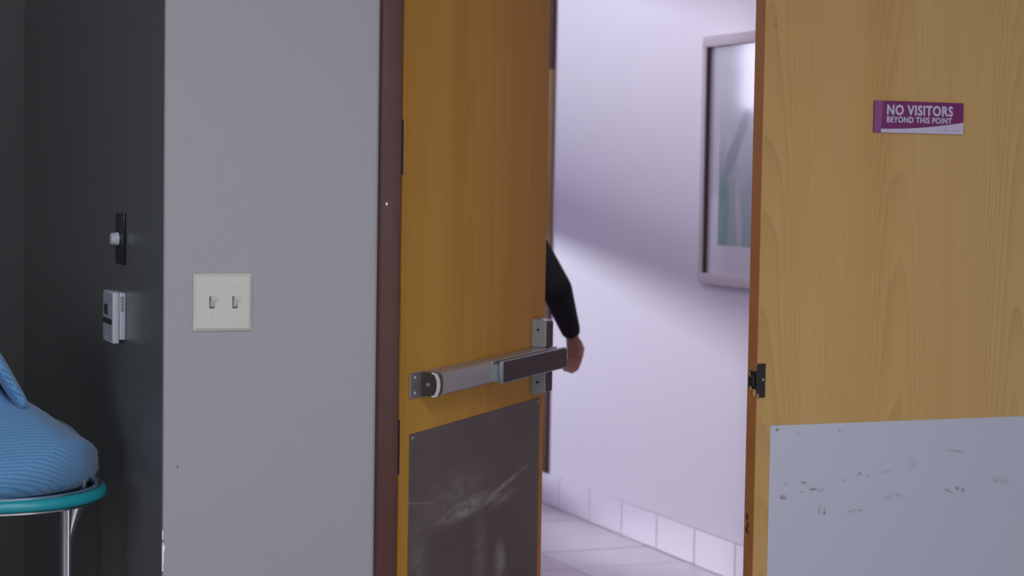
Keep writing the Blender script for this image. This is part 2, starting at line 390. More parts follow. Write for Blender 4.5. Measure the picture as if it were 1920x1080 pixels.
obj('sun_block_panel', bx(new(), WX0, WX1, 9.205, 9.235, ZM0, ZM1, .003, 1), SUNBLOCKM, wn)  # unseen, sized to cast the dark band on the hall wall
z = ZM1; k = 0
while z < WZ1-0.05:                                   # added slats that thin the sun on the hall wall, further apart upwards
    gap = 0.0015 + 0.00055*k
    obj('sun_slat', bx(new(), WX0, WX1, 9.215, 9.222, z+gap, z+gap+0.017, .001, 1), SUNBLOCKM, wn)
    z += gap+0.017; k += 1
# hall floor: separate tiles over a grout bed
fh = struct('floor_hall', bx(new(), 1.10, 3.50, 3.95, 9.2, -0.1, -0.002), GROUT, 'pale lilac tiled floor of the hall', 'floor')
SY, SX = 0.3217, 0.470
ys = [7.666 + SY*k for k in range(-11, 5)]
tmesh = {}
xb = [3.489 - SX*k for k in range(6)]
for i in range(len(ys)-1):
    y0, y1 = max(ys[i], 3.96), min(ys[i+1], 9.2)
    for k in range(5):
        x1, x0 = xb[k], max(xb[k+1], 1.10)
        key = (round(x1-x0, 4), round(y1-y0, 4), k > 0)
        if key not in tmesh:
            me = bpy.data.meshes.new('tile'); q = new()
            bx(q, 0.003, key[0]-0.003, 0.003, key[1]-0.003, -0.06, 0.0, 0.0015, 1); q.to_mesh(me); q.free()
            me.materials.append(TILE2 if key[2] else TILE); tmesh[key] = me
        o = bpy.data.objects.new('tile', tmesh[key]); COL.objects.link(o); o.parent = fh; o.location = (x0, y0, random.uniform(-.0006, .0004))
bb = struct('baseboard_hall', bx(new(), 3.4935, 3.50, 3.95, 9.2, 0, 0.138), GROUT, 'white tile skirting along the hall wall', 'baseboard')
me = bpy.data.meshes.new('tile'); q = new(); bx(q, 3.486, 3.4937, 0.003, SY-0.003, 0.001, 0.1375, 0.0015, 1); q.to_mesh(me); q.free(); me.materials.append(BTILE)
for k in range(-7, 4):
    o = bpy.data.objects.new('tile', me); COL.objects.link(o); o.parent = bb; o.location = (0, 7.915+SY*k - SY*1, random.uniform(-.0005, .0005))
# brown guard post on the hall wall, above the skirting
tg = thing('trim_2', 'brown guard strip with pale middle on the far hall wall', 'trim', (3.47, 8.068, 0.14), kind='structure')
def guard(n, z0, z1, mt): obj(n, bx(new(), 0.020, 0.03, 0, 0.10, z0-0.14, z1-0.14, 0.003), mt, tg)
guard('guard_strip', 0.14, 1.06, GUARDB); guard('guard_middle', 1.06, 1.945, GUARDT); guard('guard_strip', 1.945, 2.66, GUARDB)

# ------------------------------------------------------------------ door frame
tf = thing('trim_1', 'brown painted steel frame around the double doors', 'door frame', (1.262, 3.785, 0), kind='structure')
def jamb(nm, x0, x1):
    b = new(); bx(b, x0-1.262, x1-1.262, 0, 0.124, 0, 2.20, 0.004, 3); obj(nm, b, BROWN, tf)
jamb('jamb', 1.262, 1.308); jamb('jamb', 3.05, 3.096)
obj('frame_head', bx(new(), 0.047, 1.787, 0, 0.124, 2.148, 2.199, 0.004, 3), BROWN, tf)
ch = new(); ball(ch, (0.014, -0.0005, 1.414), 0.0024, 8, (1, .4, 1.4)); obj('paint_chip', ch, CHIPM, tf)

# ------------------------------------------------------------------ left leaf, open into the hall
DZ = math.radians(90-43.3)
d1 = thing('door_1', 'oak veneer door leaf with push bar, swung open into the hall', 'door', (1.343, 3.875, 0), DZ, kind='structure')
LW, TH, DH = 0.868, 0.044, 2.135
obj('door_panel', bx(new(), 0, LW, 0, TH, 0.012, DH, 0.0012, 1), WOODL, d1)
obj('edge_band', bx(new(), LW+0.0002, LW+0.0022, 0.001, TH-0.001, 0.012, DH), tag(WOODE) if False else WOODE, d1)
kp = obj('kick_plate', bx(new(), 0.044, 0.838, -0.0016, -0.0001, 0.03, 0.926, 0.0005, 1), KICKL, d1)
for u in (0.060, 0.822):
    q = new(); cyl(q, (u, -0.003, 0.917), (u, -0.0012, 0.917), 0.0022, 0.004, 12); obj('screw', q, ALU, kp)
for z in (0.25, 0.905, 1.53):
    b = new(); bx(b, -0.0022, -0.0001, 0.0005, 0.040, z-0.057, z+0.057, 0.0005, 1)
    for s in range(5):
        cyl(b, (-0.003, TH+0.006, z-0.057+s*0.0228+0.0008), (-0.003, TH+0.006, z-0.057+(s+1)*0.0228-0.0008), 0.0062, seg=12)
    obj('hinge', b, HINGE, d1)
# exit device
pb = thing('push_bar', None, None); pb.parent = d1; pb.location = (0.0, 0.0, 1.028)
ZB = 0.0265
prof = [(-0.0003, -ZB), (-0.030, -ZB), (-0.040, -ZB+0.002), (-0.0445, -ZB+0.006), (-0.046, -0.012), (-0.046, 0.012), (-0.0445, ZB-0.006), (-0.040, ZB-0.002), (-0.030, ZB), (-0.0003, ZB)]
obj('bar_housing', prism(new(), prof, 0, 0.118, 0.40), ALU, pb)
profs = [(-0.0003, -0.0205), (-0.043, -0.0205), (-0.043, 0.0185), (-0.0003, 0.0185)]
obj('bar_carrier', prism(new(), [(-0.0003, -0.0205), (-0.0565, -0.0205), (-0.0565, 0.0185), (-0.0003, 0.0185)], 0, 0.4002, 0.838), ALUP, pb)
obj('bar_top_rail', bx(new(), 0.4002, 0.832, -0.0460, -0.002, 0.0187, ZB, 0.001, 1), ALU, pb)
# touch pad: pale edge with a dark face
b = new(); bx(b, 0.413, 0.842, -0.0665, -0.0567, -0.0265, 0.0255, 0.003, 2); obj('pad_edge', b, ALUP, pb)
b = new()
pf = [(0.419, -0.0225), (0.832, -0.0225), (0.838, -0.019), (0.8405, -0.010), (0.8405, 0.012), (0.838, 0.0195), (0.832, 0.0235), (0.419, 0.0235)]
prism(b, pf, 1, -0.0695, -0.0655); obj('touch_pad', b, BRONZE, pb)
# end bracket: base plate, dark curved cap, bright rim
b = new(); bx(b, 0.040, 0.118, -0.003, -0.0001, -0.0275, 0.0275, 0.001, 1); obj('base_plate', b, STEELD, pb)
capc = [(-0.0032, -0.025), (-0.030, -0.025), (-0.040, -0.0225), (-0.0445, -0.012), (-0.0455, 0.0), (-0.0445, 0.012), (-0.040, 0.0225), (-0.030, 0.025), (-0.0032, 0.025)]
b = new(); prism(b, capc, 0, 0.096, 0.1165); obj('end_cap', b, CAPM, pb)
rim = [(y*1.0 - (0.0015 if y < -0.01 else 0), z*1.06) for y, z in capc]
rimo = [(-0.030, -0.0268), (-0.041, -0.0245), (-0.0468, -0.012), (-0.048, 0.0), (-0.0468, 0.012), (-0.041, 0.0245), (-0.030, 0.0268)]
rimi = [(-0.028, 0.0235), (-0.035, 0.0215), (-0.0395, 0.011), (-0.0408, 0.0), (-0.0395, -0.011), (-0.035, -0.0215), (-0.028, -0.0235)]
b = new(); prism(b, rimo+rimi, 0, 0.0935, 0.0962); obj('end_rim', b, WHITEP, pb)
b = new()
for z in (-0.016, 0.017): cyl(b, (0.066, -0.005, z), (0.066, -0.0029, z), 0.0035, 0.005, 12)
cyl(b, (0.0925, -0.020, 0.0), (0.0962, -0.020, 0.0), 0.004, 0.0045, 12); obj('screw', b, ALU, pb)
# latch case at the free end
def case(z0, z1, taper_top):
    # front face narrower than the back
    b = new()
    y0, y1 = -0.0003, -0.037
    t = 0.006
    zt0, zt1 = (z0, z1-t) if taper_top else (z0+t, z1)
    v = [(0.770, y0, z0), (0.832, y0, z0), (0.832, y0, z1), (0.770, y0, z1), (0.777, y1, zt0), (0.826, y1, zt0), (0.826, y1, zt1), (0.777, y1, zt1)]
    vs = [b.verts.new(p) for p in v]
    for f in ((0, 1, 2, 3), (4, 7, 6, 5), (0, 4, 5, 1), (1, 5, 6, 2), (2, 6, 7, 3), (3, 7, 4, 0)): b.faces.new([vs[i] for i in f])
    bmesh.ops.recalc_face_normals(b, faces=b.faces)
    bmesh.ops.bevel(b, geom=list(b.edges), offset=0.003, segments=2, affect='EDGES')
    return b
obj('latch_case', case(0.0275, 0.098, True), ALUP, pb); obj('latch_case', case(-0.090, -0.0275, False), ALUP, pb)
b = new(); prism(b, [(0.780, 0.028), (0.8225, 0.028), (0.8225, 0.088), (0.819, 0.0905), (0.783, 0.0905), (0.780, 0.088)], 1, -0.0385, -0.0365); obj('case_face', b, BRONZE, pb)
b = new(); prism(b, [(0.780, -0.027), (0.8225, -0.027), (0.8225, -0.078), (0.819, -0.0815), (0.783, -0.0815), (0.780, -0.078)], 1, -0.0385, -0.0365); obj('case_face', b, BRONZE, pb)
b = new()
for z in (0.071, -0.058): cyl(b, (0.7705, -0.018, z), (0.7738, -0.018, z), 0.003, seg=10)
obj('screw', b, BLACK, pb)
obj('latch_bolt', bx(new(), 0.8325, 0.856, -0.028, -0.010, -0.012, 0.014, 0.002), CHROME, pb)

# ------------------------------------------------------------------ right leaf, closed
d2 = thing('door_2', 'closed oak veneer door leaf with pale kick plate at right', 'door', (2.182, 3.865, 0), 0, kind='structure')
obj('door_panel', bx(new(), 0.0012, LW-0.002, 0, TH, 0.012, DH, 0.0012, 1), WOODR, d2)
obj('edge_band', bx(new(), 0, 0.0012, 0.0008, TH-0.0008, 0.012, DH), WOODE, d2)
kr = obj('kick_plate', bx(new(), 0.037, 0.830, -0.0016, -0.0001, 0.03, 0.922, 0.0005, 1), KICKR, d2)
for u in (0.055, 0.815):
    q = new(); cyl(q, (u, -0.003, 0.913), (u, -0.0012, 0.913), 0.0022, 0.0036, 12); obj('screw', q, STEELD, kr)
b = new()
st = [(-0.0006, 0.993), (0.003, 0.986), (0.0205, 0.986), (0.0205, 1.063), (0.002, 1.063), (-0.0006, 1.058)]
prism(b, st, 1, -0.0018, -0.0001)
bx(b, -0.0022, -0.0001, -0.0018, 0.034, 1.004, 1.045, 0.0006, 1)
bx(b, -0.006, -0.0001, 0.006, 0.030, 1.010, 1.034, 0.002, 1)
sk = obj('strike_plate', b, BLACK, d2)
q = new(); cyl(q, (0.0145, -0.0032, 1.0265), (0.0145, -0.0016, 1.0265), 0.0022, 0.003, 10); obj('screw', q, ALUP, sk)
random.seed(11)
for x, y, z, r in ((-0.0008, 0.010, 0.997, .009), (-0.0012, 0.024, 1.008, .008), (0.002, -0.0014, 0.990, .006), (-0.0008, 0.032, 1.016, .006), (-0.0012, 0.030, 1.038, .006)):
    q = new(); ball(q, (x, y, z), r, 8, (0.35, 0.6, 1.0))
    for v in q.verts: v.co += Vector((random.uniform(-1, 1)*.0004, random.uniform(-1, 1)*.0012, random.uniform(-1, 1)*.0014))
    obj('wood_splinter', q, SPLM, d2)
for x, y, z, r in ((-0.0002, 0.030, 0.712, .008), (-0.0002, 0.026, 0.694, .006), (-0.0002, 0.031, 0.682, .007), (-0.0002, 0.024, 0.676, .004)):
    q = new(); ball(q, (x, y, z), r, 8, (0.12, 0.7, 1.1)); obj('edge_dent', q, BROWN, d2)
for z in (0.25, 0.905, 1.53):
    b = new(); cyl(b, (LW+0.0035, TH+0.006, z-0.057), (LW+0.0035, TH+0.006, z+0.057), 0.0062, seg=12); obj('hinge', b, HINGE, d2)
q = new(); ball(q, (0.027, -0.0004, 1.82), 0.0022, 8, (1, .3, .8)); obj('pin_hole', q, HINGE, d2)

# ------------------------------------------------------------------ sign on the right leaf
sg = thing('sign', 'purple no-visitors sign on the closed right oak door', 'sign', (2.4675, 3.8645, 1.586))
SW, SH = 0.2425, 0.0728
obj('sign_plate', bx(new(), 0, SW, -0.004, 0, 0, SH, 0.0006, 1), PURPLE, sg)
b = new(); pts = [(0.0016, 0.0003), (0.0185, 0.0003)]
for i in range(9):
    t = i/8; pts.append((0.0180 + 0.0045*math.sin(t*PI/2)**2 + 0.0012*t, 0.0003 + (SH-0.0006)*t))
pts += [(0.0016, SH-0.0003)]
prism(b, pts, 1, -0.0046, -0.0038); obj('sign_stripe', b, LILAC, sg)
b = new(); pts = [(0.0190, 0.0004), (SW-0.0006, 0.0004), (SW-0.0006, 0.0275)]
for i in range(13):
    t = 1-i/12; pts.append((0.019 + (SW-0.0196)*t, 0.0088 + 0.0187*t**1.9))
prism(b, pts, 1, -0.0046, -0.0038); sw = obj('sign_swoosh', b, SIGNW, sg)
b = new()
for x0, x1, z0, z1 in ((0.188, 0.1893, 0.005, 0.016), (0.188, 0.196, 0.0048, 0.006), (0.196, 0.1973, 0.005, 0.016), (0.1915, 0.1938, 0.009, 0.0135), (0.2015, 0.232, 0.0085, 0.0100)):
    bx(b, x0, x1, -0.00485, -0.0045, z0, z1)
obj('sign_logo', b, SIGNF, sw)
def text(body, x0, x1, z0, cap, dl):
    cu = bpy.data.curves.new('text', 'FONT'); cu.body = body; cu.size = 1.0; cu.resolution_u = 4; cu.space_character = 1.10
    t = bpy.data.objects.new('text', cu); COL.objects.link(t)
    bpy.context.view_layer.update()
    me = bpy.data.meshes.new_from_object(t.evaluated_get(bpy.context.evaluated_depsgraph_get()))
    bpy.data.objects.remove(t)
    xs = [v.co.x for v in me.vertices]; ysv = [v.co.y for v in me.vertices]
    ax, bx_, ay, by = min(xs), max(xs), min(ysv), max(ysv)
    vs, fs = [], []
    for i in range(8):                                   # overlaid, slightly shifted copies make the letters bold
        ox, oz = dl*math.cos(PI/4*i), dl*math.sin(PI/4*i); base = len(vs)
        for v in me.vertices:
            vs.append((x0+dl + (v.co.x-ax)/(bx_-ax)*(x1-x0-2*dl) + ox, -0.0046-0.00001*i, z0+dl + (v.co.y-ay)/(by-ay)*(cap-2*dl) + oz))
        fs += [[base+j for j in p.vertices] for p in me.polygons]
    m2 = bpy.data.meshes.new('lettering'); m2.from_pydata(vs, [], fs); m2.materials.append(SIGNW)
    o = bpy.data.objects.new('lettering', m2); COL.objects.link(o); o.parent = sg
    return o
text('NO VISITORS', 0.0335, 0.2125, 0.0405, 0.0240, 0.0011)
text('BEYOND THIS POINT', 0.0335, 0.2100, 0.0235, 0.0142, 0.00068)

# ------------------------------------------------------------------ light switch
ls = thing('light_switch', 'ivory double toggle light switch on grey wall', 'light switch', (0.9425, YW, 1.2175))
b = new()
hw, hh = 0.0592, 0.0570
v0 = [b.verts.new((x, -0.0002, z)) for x, z in ((-hw, -hh), (hw, -hh), (hw, hh), (-hw, hh))]
v1 = [b.verts.new((x, -0.0035, z)) for x, z in ((-hw+.0005, -hh+.0005), (hw-.0005, -hh+.0005), (hw-.0005, hh-.0005), (-hw+.0005, hh-.0005))]
v2 = [b.verts.new((x, -0.0062, z)) for x, z in ((-hw+.006, -hh+.006), (hw-.006, -hh+.006), (hw-.006, hh-.006), (-hw+.006, hh-.006))]
b.faces.new(v0)
for A, B in ((v0, v1), (v1, v2)):
    for i in range(4): b.faces.new((A[i], B[i], B[(i+1) % 4], A[(i+1) % 4]))
b.faces.new(v2[::-1]); bmesh.ops.recalc_face_normals(b, faces=b.faces)
obj('wall_plate', b, IVORY, ls, angle=15)
for x in (-0.0215, 0.0245):
    sl = obj('switch_slot', bx(new(), x-0.0052, x+0.0052, -0.0065, -0.006, -0.012, 0.012), BLACKP, ls)
    b = new(); v = [(x-.0038, -.0063, -.009), (x+.0046, -.0063, -.009), (x+.0046, -.0063, .0118), (x-.0038, -.0063, .0118),
                    (x-.0028, -.0155, .006), (x+.0038, -.0155, .006), (x+.0038, -.0150, .0125), (x-.0028, -.0150, .0125)]
    vs = [b.verts.new(p) for p in v]
    for f in ((0, 1, 2, 3), (4, 7, 6, 5), (0, 4, 5, 1), (1, 5, 6, 2), (2, 6, 7, 3), (3, 7, 4, 0)): b.faces.new([vs[i] for i in f])
    bmesh.ops.recalc_face_normals(b, faces=b.faces); bmesh.ops.bevel(b, geom=list(b.edges), offset=.0008, segments=1, affect='EDGES')
    obj('toggle', b, IVORY, ls)
    for z in (-0.030, 0.030):
        b = new(); cyl(b, (x, -0.0070, z), (x, -0.0060, z), 0.0024, 0.0030, 12); bx(b, x-.0004, x+.0004, -.0073, -.0069, z-.002, z+.002); obj('screw', b, plain('screw_ivory', (0.50, 0.49, 0.45), 0.4), ls)

# ------------------------------------------------------------------ dimmer and thermostat on the charcoal wall
dm = thing('dimmer_switch', 'black dimmer plate with white knob on charcoal wall', 'dimmer', (0.826, 4.211, 1.327))
obj('wall_plate', bx(new(), -0.006, -0.0002, -0.041, 0.043, -0.0545, 0.0545, 0.0015, 2), BLACKP, dm)
b = new(); cyl(b, (-0.006, 0, 0), (-0.0085, 0, 0), 0.0165, 0.0160, 28); obj('knob_collar', b, BLACKP, dm)
b = new(); cyl(b, (-0.0085, 0, 0), (-0.024, 0, 0), 0.0145, 0.0122, 28)
bmesh.ops.bevel(b, geom=[e for e in b.edges if all(abs(v.co.x+0.024) < 1e-4 for v in e.verts)], offset=0.0015, segments=2, affect='EDGES'); obj('knob', b, WHITEP, dm)

tm = thing('thermostat', 'white digital thermostat on charcoal wall below the dimmer', 'thermostat', (0.826, 4.167, 1.16))
obj('base', bx(new(), -0.0135, -0.0002, 0.0, 0.102, -0.046, 0.054, 0.002, 2), WHITEP, tm)
obj('cover', bx(new(), -0.0275, -0.0136, -0.001, 0.108, -0.054, 0.055, 0.003, 2), WHITEP, tm)
obj('front_panel', bx(new(), -0.0285, -0.0274, 0.003, 0.104, -0.050, 0.052, 0.0003, 1), PALEP, tm)
obj('display', bx(new(), -0.0290, -0.0284, 0.052, 0.092, 0.004, 0.026), plain('lcd', (0.02, 0.035, 0.04), 0.2), tm)
obj('dark_band', bx(new(), -0.0290, -0.0284, 0.005, 0.103, -0.0145, -0.003), BLACKP, tm)
b = new()
for k in range(7): bx(b, -0.0110, -0.0040, -0.0004, 0.0005, 0.044-k*0.0046-0.0012, 0.044-k*0.0046+0.0012)
obj('vent', b, plain('vent_shadow', (0.12, 0.13, 0.17), 0.6), tm)
b = new(); bx(b, -0.0289, -0.0284, 0.060, 0.066, -0.046, -0.038); obj('badge', b, WHITEP, tm)
b = new()
for z in (0.010, 0.020): bx(b, -0.0300, -0.0284, 0.020, 0.032, z-.003, z+.003, .0005, 1)
obj('button', b, PALEP, tm)

# ------------------------------------------------------------------ hospital stretcher at the left
X1, Y0, Y1s, X0s, ZD = 0.753, 3.858, 4.560, -1.18, 0.809
sc_ = thing('stretcher', 'hospital stretcher with teal bumper rail and chrome legs at left', 'stretcher', ((X0s+X1)/2, (Y0+Y1s)/2, 0))
cx, cy = sc_.location.x, sc_.location.y
def rrect(x0, x1, y0, y1, r, n=12):
    pts = []
    for ccx, ccy, a0 in ((x1-r, y0+r, -PI/2), (x1-r, y1-r, 0), (x0+r, y1-r, PI/2), (x0+r, y0+r, PI)):
        for i in range(n+1):
            a = a0 + PI/2*i/n; pts.append((ccx+r*math.cos(a)-cx, ccy+r*math.sin(a)-cy, math.cos(a), math.sin(a)))
    return pts
path = rrect(X0s, X1, Y0, Y1s, 0.20)
zc = ZD+0.012
cprof = [(-0.004 + 0.0085*math.sin(t) if abs(t) < 0 else 0, 0) for t in ()]
tp = [(-0.010, zc-0.0125), (0.000, zc-0.0125), (0.006, zc-0.0105), (0.0095, zc-0.006), (0.0105, zc), (0.0095, zc+0.006), (0.006, zc+0.0105), (0.000, zc+0.0125), (-0.010, zc+0.0125)]
obj('bumper_rail', sweep(new(), path, tp, True), TEAL, sc_)
obj('rail_channel', sweep(new(), path, [(-0.014, zc-0.016), (0.003, zc-0.016), (0.003, zc-0.0128), (-0.0105, zc-0.0128), (-0.0105, zc+0.0128), (0.0, zc+0.0128), (0.0, zc+0.0145), (-0.014, zc+0.0145)], True), CHROME, sc_)
b = new(); vs = [b.verts.new((p[0]-p[2]*0.0142, p[1]-p[3]*0.0142, zc-0.002)) for p in path]; f = b.faces.new(vs)
r = bmesh.ops.extrude_face_region(b, geom=[f]); bmesh.ops.translate(b, verts=[v for v in r['geom'] if isinstance(v, bmesh.types.BMVert)], vec=(0, 0, -0.008)); bmesh.ops.recalc_face_normals(b, faces=b.faces)
obj('deck', b, DECKM, sc_)
for x, y in ((0.684, 4.05), (0.738, 4.385), (-1.10, 4.05), (-1.10, 4.385)):
    if True:
        s = 1 if x > 0 else -1
        b = new(); cyl(b, (x-cx, y-cy, 0.15), (x-cx, y-cy, zc-0.0105), 0.0134, seg=24); obj('leg', b, CHROME, sc_)
        # flared gusset merging into the leg
        b = new()
        rows = []
        for k in range(9):
            t = k/8; z = 0.705 + (zc-0.0175-0.705)*t; w = 0.0132 + 0.033*t**1.3
            ring = []
            for i in range(16):
                a = 2*PI*i/16; ring.append(b.verts.new((x-cx + s*(w-0.0132) * 0.55 + math.cos(a)*(0.0134 + (w-0.0132)*0.5), y-cy + math.sin(a)*(0.0134-0.004*t), z)))
            rows.append(ring)
        for k in range(8):
            for i in range(16): b.faces.new((rows[k][i], rows[k][(i+1) % 16], rows[k+1][(i+1) % 16], rows[k+1][i]))
        b.faces.new(rows[0]); b.faces.new(rows[-1]); bmesh.ops.recalc_face_normals(b, faces=b.faces)
        obj('leg_gusset', b, CHROME, sc_)
        b = new(); cyl(b, (x-cx, y-cy, 0.11), (x-cx, y-cy, 0.15), 0.016, 0.0132, 16); cyl(b, (x-cx, y-cy-0.018, 0.075), (x-cx, y-cy-0.014, 0.075), 0.03, seg=12); cyl(b, (x-cx, y-cy+0.014, 0.075), (x-cx, y-cy+0.018, 0.075), 0.03, seg=12)
        bx(b, x-cx-0.014, x-cx+0.014, y-cy-0.018, y-cy+0.018, 0.095, 0.112)
        cs = obj('caster_fork', b, STEELD, sc_)
        b = new(); cyl(b, (x-cx, y-cy-0.0125, 0.061), (x-cx, y-cy+0.0125, 0.061), 0.0605, seg=28); obj('wheel', b, RUBBER, cs)
b = new()
for y in (4.05, 4.37): bx(b, -1.10-cx, 0.66-cx, y-cy-.012, y-cy+.012, 0.30, 0.325)
for x in (-1.10, 0.655): bx(b, x-cx-.012, x-cx+.012, 4.05-cy, 4.37-cy, 0.30, 0.325)
obj('lower_frame', b, STEELD, sc_)
b = new(); prism(b, [(0.565-cx, zc-0.019), (0.10-cx, zc-0.019), (0.10-cx, zc-0.14), (0.45-cx, zc-0.075)], 1, 4.10-cy, 4.112-cy); obj('side_bracket', b, plain('bracket_grey', (0.32, 0.31, 0.31), 0.5), sc_)
b = new(); cyl(b, (0.722-cx, 4.075-cy, zc-0.002), (0.722-cx, 4.075-cy, zc+0.012), 0.007, 0.006, 16); obj('deck_stud', b, CHROME, sc_)
b = new(); cyl(b, (0.655-cx, 3.945-cy, zc-0.002), (0.655-cx, 3.945-cy, zc+0.006), 0.006, 0.005, 16); obj('deck_stud', b, CHROME, sc_)
ZT = zc-0.0018

# ------------------------------------------------------------------ blue blanket heaped over the mattress
def sd_round(x, y, x0, x1, y0, y1, r):
    qx = abs(x-(x0+x1)/2) - (x1-x0)/2 + r; qy = abs(y-(y0+y1)/2) - (y1-y0)/2 + r
    return -(math.hypot(max(qx, 0), max(qy, 0)) + min(max(qx, qy), 0) - r)
def interp(t, tab):
    if t <= tab[0][0]: return tab[0][1]
    for (a, fa), (b_, fb) in zip(tab, tab[1:]):
        if t <= b_: return fa + (fb-fa)*(t-a)/(b_-a)
    return tab[-1][1]
PROF_X = [(0.0, 0.030), (0.012, 0.056), (0.035, 0.082), (0.06, 0.098), (0.09, 0.112), (0.125, 0.136), (0.16, 0.162), (0.20, 0.182), (0.25, 0.236), (0.32, 0.288), (0.45, 0.295), (0.9, 0.295)]
BX0, BX1, BY0, BY1 = -1.15, 0.778, 3.950, 4.530
def ridge(x, y):
    return 0.004*math.sin(x*23+y*9) + 0.003*math.sin(x*41-y*17+1.0) + 0.0025*math.sin(y*37+x*6)
def btop(x, y):
    dx = BX1 - x
    # distance in from the near / far long side limits the height too
    dy = min(y-BY0, BY1-y)
    h = interp(dx, PROF_X)
    hy = interp(dy, [(0.0, 0.020), (0.01, 0.042), (0.03, 0.070), (0.06, 0.096), (0.10, 0.128), (0.15, 0.175), (0.22, 0.26), (0.32, 0.34)])
    k = 40.0
    hh = -math.log(math.exp(-k*h) + math.exp(-k*hy))/k + 0.006
    return hh
def bl_out(i, n):
    pass
b = new(); uvl = b.loops.layers.uv.new('UVMap')
NU, NV = 110, 26
path = rrect(BX0, BX1, BY0, BY1, 0.275, 16)
# resample the outline by length
P = [Vector((p[0]+cx, p[1]+cy, 0)) for p in path]; P.append(P[0])
L = [0]
for a, c in zip(P, P[1:]): L.append(L[-1]+(c-a).length)
def at(s):
    for i in range(len(L)-1):
        if s <= L[i+1]+1e-9: return P[i].lerp(P[i+1], (s-L[i])/max(1e-9, L[i+1]-L[i]))
    return P[-1]
NU = 300
outl = [at(L[-1]*i/NU) for i in range(NU)]
cxm = lambda p: Vector((min(max(p.x, BX0+0.30), BX1-0.30), (BY0+BY1)/2, 0))
rows = []
for j in range(NV+1):
    t = (j/NV)**1.7
    row = []
    for i, p in enumerate(outl):
        c = cxm(p); q = p.lerp(c, t)
        z = btop(q.x, q.y) if j > 0 else 0.0
        rr = ridge(q.x, q.y)*min(1, t*6)
        bulge = 0.006*math.sin(i*0.9) * (1-t)**6 * 0.3
        if j == 0: q = p.lerp(c, 0.05)
        elif j == 1: z = min(z, 0.022)
        v = b.verts.new((q.x + bulge*0.2, q.y, ZD + 0.0105 + z + rr)); row.append(v)
    rows.append(row)
for j in range(NV):
    for i in range(NU):
        f = b.faces.new((rows[j][i], rows[j][(i+1) % NU], rows[j+1][(i+1) % NU], rows[j+1][i]))
b.faces.new([v for v in rows[NV]]) if False else None
bmesh.ops.remove_doubles(b, verts=b.verts, dist=0.0004)
bmesh.ops.recalc_face_normals(b, faces=b.faces)
for f in b.faces:
    for lp in f.loops:
        c = lp.vert.co; lp[uvl].uv = (c.x + 0.25*c.y, c.z*1.15 + c.y*0.9)
bl = obj('blanket', b, BLUE, None, True, 80)
tag(bl, 'blue cellular knit blanket heaped over the stretcher', 'blanket')
# folded end of a second blue cloth lying on the heap
b = new(); uvl = b.loops.layers.uv.new('UVMap')
cl = [(0.607, 0.972), (0.602, 0.993), (0.592, 1.014), (0.578, 1.038), (0.562, 1.064), (0.545, 1.092), (0.53, 1.118), (0.48, 1.135), (0.40, 1.142), (0.25, 1.145), (0.05, 1.145)]
rows = []
for k, (x, z) in enumerate(cl):
    a = cl[max(0, k-1)]; c = cl[min(len(cl)-1, k+1)]
    tx, tz = c[0]-a[0], c[1]-a[1]; l = math.hypot(tx, tz); nx, nz = -tz/l, tx/l
    if nz < 0: nx, nz = -nx, -nz
    if nx < 0 and k < 6: nx, nz = -nx, -nz
    th = 0.0155 if k else 0.009
    ring = []
    hy = 0.17
    for i in range(28):
        ang = 2*PI*i/28; ca, sa = math.cos(ang), math.sin(ang)
        w = math.copysign(abs(ca)**0.35, ca)*hy*(0.93 if k == 0 else 1); hgt = math.copysign(abs(sa)**0.7, sa)*th
        ring.append(b.verts.new((x+nx*hgt, 4.25+w+0.004*math.sin(k*1.3), z+nz*hgt + 0.004*math.sin(w*30+k))))
    rows.append(ring)
for k in range(len(rows)-1):
    for i in range(28): b.faces.new((rows[k][i], rows[k][(i+1) % 28], rows[k+1][(i+1) % 28], rows[k+1][i]))
b.faces.new(rows[0]); b.faces.new(rows[-1]); bmesh.ops.recalc_face_normals(b, faces=b.faces)
for f in b.faces:
    for lp in f.loops:
        c = lp.vert.co; lp[uvl].uv = (c.y, c.z*1.1 + c.x*0.6)
pl = obj('folded_blanket', b, BLUE, None, True, 80); sb = pl.modifiers.new('round', 'SUBSURF'); sb.levels = 1; sb.render_levels = 2
tag(pl, 'folded blue cloth drooping over the top of the blanket heap', 'blanket')

# ------------------------------------------------------------------ framed picture in the hall
pc = thing('picture_frame', 'large silver framed print behind glass on hall wall', 'picture', (3.5, 6.26, 1.54))
PY0, PY1, PZ0, PZ1 = -0.36, 0.365, -0.462, 0.462
for nm, y0, y1, z0, z1 in (('frame_rail', PY0, PY1, PZ1-0.040, PZ1), ('frame_rail', PY0, PY1, PZ0, PZ0+0.040), ('frame_stile', PY0, PY0+0.034, PZ0+.0402, PZ1-.0402), ('frame_stile', PY1-0.034, PY1, PZ0+.0402, PZ1-.0402)):
    obj(nm, bx(new(), -0.027, -0.0005, y0, y1, z0, z1, 0.002, 2), FRAMEM, pc)
for y in (PY1-0.0385, PY0+0.0345): obj('frame_lip', bx(new(), -0.024, -0.0085, y, y+0.004, PZ0+.0405, PZ1-.0405), LIPM, pc)
obj('mount', bx(new(), -0.0082, -0.0008, PY0+.034, PY1-.034, PZ0+.040, PZ1-.040), MATB, pc)
pr = obj('print', bx(new(), -0.0088, -0.0083, -0.245+6.26, 0.245+6.26, 1.54-0.315, 1.54+0.34), ART, pc)
pr.location = (0, -6.26, -1.54)
obj('glass', bx(new(), -0.0120, -0.0100, PY0+.0386, PY1-.0386, PZ0+.0405, PZ1-.0405), GLASS, pc)
